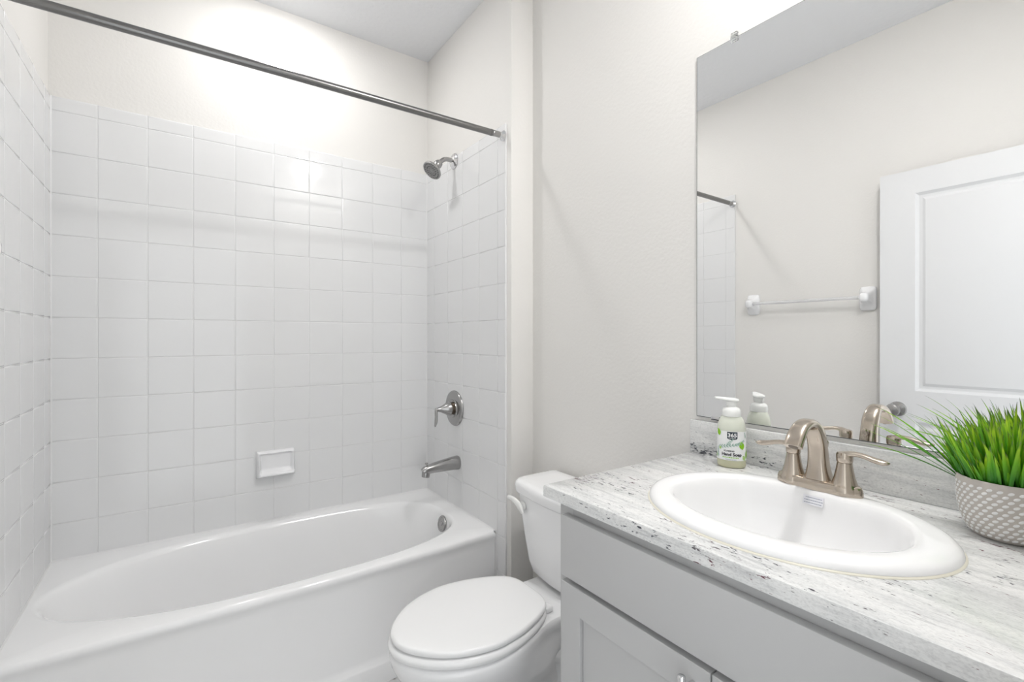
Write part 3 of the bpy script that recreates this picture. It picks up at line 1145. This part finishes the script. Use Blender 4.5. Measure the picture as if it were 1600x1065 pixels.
# ------------------------------------------------------------------ faucet
def faucet():
    fx, fy = -.022, -1.944
    zb = ZD + .0002
    root = thing('faucet', 'brushed nickel two-handle faucet on the back of the sink', 'faucet', (fx, fy, zb))
    # base plate
    bm = B()
    rs = []
    N = 72
    for k, z, bulge in ((1.0, 0, 1), (1.0, .004, 1), (.985, .009, 1), (.95, .014, 1), (.89, .0175, .9), (.80, .0195, .8), (.60, .0200, .8)):
        ring = []
        for i in range(N):
            t = 2 * pi * i / N
            c, s = cos(t), sin(t)
            yy = sgnpow(c, .72) * .0795
            # bulges at both handles and the middle
            w = .0225 + .0045 * math.exp(-((abs(yy) - .051) / .02) ** 2) + .0035 * math.exp(-(yy / .02) ** 2)
            xx = sgnpow(s, .85) * w
            ring.append((fx + xx * k, fy + yy * (1 - (1 - k) * .35), zb + z))
        rs.append(ring)
    rings(bm, rs)
    obj('base_plate', bm, M_NICKEL, root, 50)
    # spout: fluted flared column arching over to a flattened outlet
    path = [(.004, .010, .0270, .0255), (.004, .022, .0235, .0215), (.003, .045, .0190, .0180), (.001, .070, .0172, .0160), (-.004, .096, .0166, .0145), (-.015, .118, .0166, .0135),
            (-.034, .1350, .0148, .0096), (-.056, .1378, .0148, .0090), (-.078, .131, .0152, .0090), (-.096, .115, .0164, .0094), (-.107, .0985, .0164, .0094)]
    sp = spline(path, 6)
    bm = B()
    tube(bm, [(fx + p[0], fy, zb + p[1]) for p in sp], [(p[2], p[3]) for p in sp], 36, flat=3.2, side=(0, 1, 0))
    s = obj('spout', bm, M_NICKEL, root, 50)
    bm = B()
    tip = Vector((fx - .106, fy, zb + .0985))
    d = Vector((-.010, 0, -.0135)).normalized()
    lathe(bm, tip - d * .001, d, [(0, .0085), (.0022, .0085), (.0024, .0060)], 24)
    obj('aerator', bm, M_NICKEL_DARK, s, 35)
    # lift rod
    bm = B()
    lathe(bm, (fx + .028, fy - .002, zb + .012), (0.02, 0, 1), [(0, .0025), (.066, .0025), (.070, .0055), (.078, .0062), (.083, .0050), (.0845, .0001)], 20)
    obj('lift_rod', bm, M_NICKEL, root, 35)
    # handles
    for sgn in (1, -1):
        hy = fy + sgn * .0480
        bm = B()
        prof = [(.006, .0262), (.012, .0256), (.017, .0240), (.0185, .0228), (.023, .0212), (.034, .0178), (.050, .0147), (.060, .0132), (.0625, .0130), (.063, .0118), (.0645, .0118)]
        lathe(bm, (fx, hy, zb), (0, 0, 1), prof, 44)
        h = obj('handle_base', bm, M_NICKEL, root, 30)
        bm = B()
        lathe(bm, (fx, hy, zb + .0640), (0, 0, 1), [(0, .0135), (.001, .0140), (.014, .0143), (.018, .0125), (.0195, .006), (.0197, .0001)], 36)
        L = spline([(-.004, .0130, .0125, .0060), (.008, .0165, .0110, .0060), (.020, .0180, .0085, .0050), (.034, .0165, .0085, .0050), (.048, .0130, .0098, .0055), (.060, .0110, .0098, .0055), (.069, .0110, .0070, .0038), (.073, .0115, .002, .001)], 6)
        tube(bm, [(fx - .22 * l[0] * (1 if sgn > 0 else -.1), hy + sgn * l[0], zb + .064 + l[1]) for l in L], [(l[2], l[3]) for l in L], 20, side=(1, 0, 0))
        obj('lever', bm, M_NICKEL, h, 50)


faucet()


# ------------------------------------------------------------------ mirror
def mirror():
    root = thing('mirror', 'large frameless wall mirror above the backsplash', 'mirror', (XV, -1.95, 1.54))
    x1 = XV - .0008
    x0 = x1 - .0045
    y0, y1, z0, z1 = YE + .006, -1.5725, 1.0295, 2.0575
    bm = B()
    rs = [[(x, a, c) for a, c in ((y0 + i, z0 + i), (y1 - i, z0 + i), (y1 - i, z1 - i), (y0 + i, z1 - i))] for x, i in ((x1, 0), (x0 + .0012, 0), (x0, .0020))]
    V = rings(bm, rs, True, True, mi=1)
    for f in bm.faces:
        if abs(f.calc_center_median().x - x0) < 1e-5:
            f.material_index = 0
    obj('glass_plate', bm, [M_MIRROR, M_MIRROR_EDGE], root, None)
    # clips
    for (cy, cz, s) in ((-1.686, z1, 1), (-2.20, z1, 1)):
        bm = B()
        box(bm, x0 - .0045, x1, cy - .009, cy + .009, cz + .0005, cz + .013, .0022, 3)
        box(bm, x0 - .0052, x0 - .0010, cy - .009, cy + .009, cz - .011, cz + .006, .0016, 3)
        lathe(bm, (x0 - .004, cy, cz + .007), (-1, 0, 0), [(0, .004), (.0015, .0035), (.002, .0001)], 16)
        o = obj('top_clip', bm, M_CLEAR, root, 40)
        o['label'] = 'clear plastic mirror clip'
    for cy in (-1.632, -2.20):
        bm = B()
        box(bm, x0 - .0035, x1, cy - .012, cy + .012, z0 - .0042, z0 - .0004, .0006)
        box(bm, x0 - .0035, x0 - .0008, cy - .012, cy + .012, z0 - .004, z0 + .007, .0006)
        obj('bottom_clip', bm, M_CHROME, root, 40)


mirror()


# ------------------------------------------------------------------ soap bottle
def soap_bottle():
    bx, by, z0 = .047, -1.7165, ZT + .0004
    root = thing('soap_bottle', 'foaming hand soap bottle with white pump beside the faucet', 'soap bottle', (bx, by, z0))
    fwd = Vector((-1.10465 - bx, -2.38662 - by, 0)).normalized()          # the label faces the doorway
    rotl = Matrix.Rotation(radians(-4), 3, 'Z')
    fwd = rotl @ fwd
    side = Vector((-fwd.y, fwd.x, 0))                                       # to the viewer's right

    def P(u, z, h=0.0, ra=.0335, rb=.0275):
        """point on the bottle skin: u = arc position in metres, h = lift"""
        a = u / .031
        return Vector((bx, by, z0 + z)) + side * (sin(a) * (ra + h)) + fwd * (cos(a) * (rb + h))

    def oval(z, k, e=2.3):
        r = []
        for i in range(56):
            t = 2 * pi * i / 56
            r.append(Vector((bx, by, z0 + z)) + side * (.0335 * k * sgnpow(cos(t), 2 / e)) + fwd * (.0275 * k * sgnpow(sin(t), 2 / e)))
        return r
    bm = B()
    rings(bm, [oval(z, k, 2) for z, k in ((0, .86), (.002, .96), (.006, 1.0), (.019, 1.0))])
    liq = obj('liquid_base', bm, M_LIQ, root, 50)
    liq['label'] = 'clear yellowish bottle base showing the soap'
    bm = B()
    rings(bm, [oval(z, k, 2) for z, k in ((.0192, 1.0), (.05, 1.0), (.098, .995), (.100, .985), (.108, .95), (.116, .87), (.122, .78), (.126, .71), (.1275, .68))])
    obj('bottle_body', bm, M_SOAP, root, 50)
    bm = B()
    lathe(bm, (bx, by, z0 + .127), (0, 0, 1), [(0, .0205), (.001, .0220), (.012, .0220), (.017, .0210), (.021, .0180), (.0235, .0130), (.0245, .0115)], 40)
    obj('collar', bm, M_PUMP, root, 35)
    bm = B()
    lathe(bm, (bx, by, z0 + .150), (0, 0, 1), [(0, .0112), (.004, .0112), (.0045, .0125), (.012, .0130), (.015, .0135)], 32)
    pump = obj('pump_stem', bm, M_PUMP, root, 35)
    bm = B()
    nz = (-side * .92 + fwd * .35).normalized()
    sd = Vector((-nz.y, nz.x, 0))
    top = Vector((bx, by, z0 + .1645))
    pr = [(-.0165, .004, .0015, 0), (-.015, .010, .0035, 0), (-.006, .0145, .0050, .0005), (.006, .0145, .0048, .0015), (.018, .0110, .0040, .0032), (.030, .0080, .0032, .0048), (.0385, .0060, .0026, .0056), (.040, .003, .0015, .0056)]
    pp = spline(pr, 4)
    tube(bm, [top + nz * q[0] + Vector((0, 0, .003 + q[3])) for q in pp], [(q[1], q[2]) for q in pp], 24, flat=2.6, side=sd)
    obj('pump_nozzle', bm, M_PUMP, pump, 50)

    # label wrapped on the front
    bm = B()
    rs = []
    nu = 40
    grid = []
    u0, u1, v0, v1 = -.047, .047, .0195, .092
    for j in range(9):
        z = lerp(v0, v1, j / 8)
        grid.append([bm.verts.new(P(lerp(u0, u1, i / nu), z, .0004)) for i in range(nu + 1)])
    for j in range(8):
        for i in range(nu):
            # upper corners cut away in a curve like the printed label
            uu = lerp(u0, u1, (i + .5) / nu)
            zz = lerp(v0, v1, (j + .5) / 8)
            bm.faces.new((grid[j][i], grid[j][i + 1], grid[j + 1][i + 1], grid[j + 1][i]))
    lab = obj('front_label', bm, M_LABEL, root, 60)

    def wrap(bm, u, z, h, flip=False):
        """lay a flat bmesh (x right, y up) onto the bottle"""
        # bmesh x grows to the viewer's right
        for v in bm.verts:
            v.co = P(u + v.co.x, z + v.co.y, h)
        return bm

    def dashes(length, height, seed):
        """a line of print too small to read"""
        b, rr_, x = B(), random.Random(seed), -length / 2
        while x < length / 2:
            w = rr_.uniform(.6, 1.6) * height
            b.faces.new([b.verts.new(q) for q in ((x, -height / 2, 0), (x + w, -height / 2, 0), (x + w, height / 2, 0), (x, height / 2, 0))])
            x += w + height * .5
        return b

    def fan(pts, u, z, h, m, name):
        bm = B()
        # strips across so the shape follows the curve
        bmesh.ops.triangle_fill
        vs = [bm.verts.new((a, b, 0)) for a, b in pts]
        bm.faces.new(vs)
        bmesh.ops.triangulate(bm, faces=bm.faces)
        for _ in range(2):
            bmesh.ops.subdivide_edges(bm, edges=bm.edges, cuts=1, use_grid_fill=True)
        wrap(bm, u, z, h)
        return obj(name, bm, m, lab, 60)

    def leaf(L, w, ang, n=9):
        pts = []
        for k in range(n + 1):
            t = k / n
            pts.append((w * sin(pi * t) ** .9 * (1 - .25 * t), L * t))
        for k in range(n - 1, 0, -1):
            t = k / n
            pts.append((-w * sin(pi * t) ** .9 * (1 - .25 * t), L * t))
        c, s = cos(ang), sin(ang)
        return [(x * c - y * s, x * s + y * c) for x, y in pts]
    # dark shield with the number
    sh = [(-.0108, .0095), (.0108, .0095), (.0108, -.0065), (.0085, -.0085), (0, -.0105), (-.0085, -.0085), (-.0108, -.0065)]
    fan(sh, .0035, .0815, .0009, M_LBL_DARK, 'dark_badge')
    bm = wrap(text_bm('365', .0128, .0004), .0035, .0825, .0013)
    obj('badge_number', bm, M_LABEL, lab, 'keep')
    bm = wrap(dashes(.0150, .0012, 1), .0035, .0757, .0013)
    obj('badge_caption', bm, M_LABEL, lab, 'keep')
    bm = wrap(text_bm('FOAMING', .0050, .0002), -.0035, .0430, .0011)
    for v in bm.verts:
        pass
    obj('small_caption', bm, M_INK, lab, 'keep')
    bm = wrap(text_bm('Hand Soap', .0100, .0004), .0020, .0345, .0011)
    obj('product_lettering', bm, M_INK, lab, 'keep')
    bm = wrap(dashes(.0330, .0021, 2), -.0010, .0270, .0011)
    obj('scent_lettering', bm, M_LBL_LEAF, lab, 'keep')
    bm = wrap(dashes(.0230, .0010, 3), .0000, .0220, .0011)
    obj('volume_lettering', bm, M_INK_BLUE, lab, 'keep')
    # leaves
    for (u, z, L, w, a, m) in ((-.026, .079, .019, .0068, radians(18), M_LBL_LEAF), (.0275, .047, .021, .0078, radians(14), M_LBL_LEAF), (.040, .024, .024, .006, radians(-12), M_LBL_LEAF),
                               (-.026, .045, .009, .004, radians(-25), M_LBL_PALE), (-.036, .024, .012, .003, radians(20), M_LBL_PALE), (.0345, .020, .014, .005, radians(25), M_LBL_PALE)):
        fan(leaf(L, w, a), u, z, .0010, m, 'printed_leaf')
    # sprig of thin leaves
    bm = B()
    rr = random.Random(5)
    def sprig(u, z, L, ang, cnt, ll):
        for k in range(cnt):
            t = (k + 1) / cnt
            px, py = u + sin(-ang) * L * t, z + cos(ang) * L * t
            for s in (1, -1):
                a = ang + s * radians(38)
                pts = leaf(ll * (1 - .35 * t), ll * .16, a, 4)
                f = [bm.verts.new(P(px + x, py + y, .0010)) for x, y in pts]
                bm.faces.new(f)
        w = .0004
        p0, p1 = (u, z), (u + sin(-ang) * L, z + cos(ang) * L)
        nx, ny = cos(ang) * w, sin(ang) * w
        segs = 5
        pv = None
        for k in range(segs + 1):
            t = k / segs
            cxx, cyy = lerp(p0[0], p1[0], t), lerp(p0[1], p1[1], t)
            a_, b_ = bm.verts.new(P(cxx - nx, cyy - ny, .0009)), bm.verts.new(P(cxx + nx, cyy + ny, .0009))
            if pv:
                bm.faces.new((pv[0], pv[1], b_, a_))
            pv = (a_, b_)
    sprig(-.034, .050, .056, radians(-78), 9, .0085)
    sprig(.006, .056, .026, radians(-62), 6, .007)
    sprig(-.010, .055, .022, radians(-40), 5, .006)
    sprig(-.030, .022, .024, radians(6), 6, .006)
    sprig(.037, .074, .014, radians(10), 5, .005)
    obj('printed_sprig', bm, M_LBL_SAGE, lab, 'keep')


soap_bottle()


# ------------------------------------------------------------------ potted grass
PX, PY = .012, -2.214


def potted_grass():
    z0 = ZT + .0004
    root = thing('potted_grass', 'green artificial grass in a taupe dotted pot at the counter end', 'potted plant', (PX, PY, z0))
    prof = [(0, .040), (.001, .0440), (.006, .0490), (.016, .0545), (.032, .0595), (.050, .0625), (.070, .0640), (.088, .0645), (.094, .0642), (.096, .0630), (.0955, .0612), (.088, .0605), (.070, .060), (.06, .0585), (.06, .0001)]
    bm = B()
    lathe(bm, (PX, PY, z0), (0, 0, 1), prof, 72)

    def rad(z):
        for (a, ra), (b, rb) in zip(prof[:9], prof[1:9]):
            if a <= z <= b:
                return lerp(ra, rb, (z - a) / (b - a))
        return .064
    # slanted raised dashes, diagonal rows
    nrow, ncol = 12, 33
    for j in range(nrow):
        z = .0080 + j * .0069
        for i in range(ncol):
            a = 2 * pi * (i + (j % 2) * .5 + j * .0) / ncol
            hl, hw = .0042 * (.75 + .25 * rad(z) / .064), .00235
            tilt = radians(24)
            n = 10
            outer, mid = [], []
            for k in range(n):
                t = 2 * pi * k / n
                u0_, v0_ = hl * cos(t), hw * sin(t)
                u = u0_ * cos(tilt) - v0_ * sin(tilt)
                v = u0_ * sin(tilt) + v0_ * cos(tilt)
                for lst, s, h in ((outer, 1.0, .0001), (mid, .62, .0009)):
                    r = rad(z + v * s) + h
                    aa = a + u * s / r
                    lst.append((PX + r * cos(aa), PY + r * sin(aa), z0 + z + v * s))
            rings(bm, [outer, mid], False, True, mi=1)
    pot = obj('pot', bm, [M_STONE_POT, M_POT_DOT], root, 60)
    pot['label'] = 'taupe stoneware pot with pale slanted dashes'
    bm = B()
    lathe(bm, (PX, PY, z0 + .070), (0, 0, 1), [(0, .058), (.006, .060), (.014, .055), (.018, .03), (.019, .0001)], 32)
    obj('moss', bm, M_SOIL, root, 40)
    # blades
    rr = random.Random(11)
    me_pts, faces, al, tn = [], [], [], []

    def blade(bx, by, dirx, diry, L, w, lean, curl, tone):
        d = Vector((dirx, diry, 0)).normalized()
        sd = Vector((-d.y, d.x, 0))
        # turn the flat of the blade a little
        tw = rr.uniform(-.9, .9)
        p = Vector((bx, by, z0 + .078))
        ang = lean
        n = 11
        idx = []
        for k in range(n + 1):
            t = k / n
            ww = w * (0.55 + .9 * t) if t < .5 else w * max(0.0, (1 - (t - .5) / .5)) ** .75
            ww = max(ww, .00012)
            dirv = d * sin(ang) + Vector((0, 0, cos(ang)))
            s2 = (sd * cos(tw) + dirv.cross(sd) * sin(tw)).normalized()
            fold = dirv.cross(s2).normalized() * ww * .45
            base = len(me_pts)
            for q in (p - s2 * ww, p - fold, p + s2 * ww):
                # keep clear of the mirror and backsplash
                q = q.copy()
                if q.x > .0965:
                    q.x = .0965 - (q.x - .0965) * .15
                if q.y < YE + .012:
                    q.y = YE + .012
                me_pts.append(q)
                al.append(t)
                tn.append(tone)
            idx.append(base)
            p = p + dirv * (L / n)
            ang += curl / n * (0.4 + 1.2 * t)
        for a_, b_ in zip(idx[:-1], idx[1:]):
            faces.append((a_, a_ + 1, b_ + 1, b_))
            faces.append((a_ + 1, a_ + 2, b_ + 2, b_ + 1))
    for k in range(330):
        a = rr.uniform(0, 2 * pi)
        r = .055 * math.sqrt(rr.random())
        f = r / .055
        bx, by = PX + r * cos(a), PY + r * sin(a)
        da = a + rr.uniform(-.6, .6)
        if bx + 0 > .055 and cos(da) > .4:
            da += pi * .6
        lean = rr.uniform(0, .12) + .42 * f * rr.uniform(.3, 1)
        L = rr.uniform(.075, .150) * (1 - .22 * f)
        blade(bx, by, cos(da), sin(da), L, rr.uniform(.0018, .0043), lean, rr.uniform(.0, .5), rr.random())
    # broad outer leaves that fold over the front of the rim
    for k in range(26):
        a = pi + rr.uniform(-1.25, 1.1)
        bx, by = PX + .052 * cos(a), PY + .052 * sin(a)
        blade(bx, by, cos(a + rr.uniform(-.4, .4)), sin(a), rr.uniform(.05, .085), rr.uniform(.0045, .0065), rr.uniform(.10, .35), rr.uniform(-.1, .5), rr.random())
    # thin arching blades reaching out towards the faucet
    for k, (L, lean, curl, az) in enumerate(((.165, .72, .55, 96), (.175, .60, .62, 104), (.165, .90, .45, 92), (.170, .98, .42, 100), (.150, .50, .5, 108), (.155, .78, .5, 112), (.160, 1.12, .55, 97), (.145, .65, .7, 88), (.13, .45, .5, 120), (.14, .4, .45, 135))):
        a = radians(az)
        blade(PX + .05 * cos(a), PY + .05 * sin(a), cos(a), sin(a), L, .0019, lean, curl, .35)
    me = bpy.data.meshes.new('grass_blades')
    org = Vector((PX, PY, z0))
    me.from_pydata([tuple(v - org) for v in me_pts], [], faces)
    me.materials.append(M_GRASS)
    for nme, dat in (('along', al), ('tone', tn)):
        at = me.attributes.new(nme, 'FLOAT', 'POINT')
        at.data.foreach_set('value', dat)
    me.polygons.foreach_set('use_smooth', [True] * len(me.polygons))
    o = bpy.data.objects.new('grass_blades', me)
    COL.objects.link(o)
    o.parent = root


potted_grass()


# ------------------------------------------------------------------ lamps
def disc_light(name, label, x, y, r, m):
    root = thing(name, label, 'ceiling light', (x, y, CZ))
    obj('trim_ring', lathe(B(), (x, y, CZ - .0002), (0, 0, -1), [(0, r + .022), (.006, r + .020), (.012, r + .004), (.012, r)], 48), M_FIX, root, 35)
    obj('diffuser', lathe(B(), (x, y, CZ - .0124), (0, 0, -1), [(0, r), (.003, r), (.006, r * .93), (.0065, .0001)], 48), m, root, 35)


disc_light('ceiling_light', 'round flush ceiling light over the bathtub', -.74, -.345, .062, M_BULB)
disc_light('ceiling_light', 'round flush ceiling light near the vanity wall', -.18, -2.13, .065, M_BULB2)
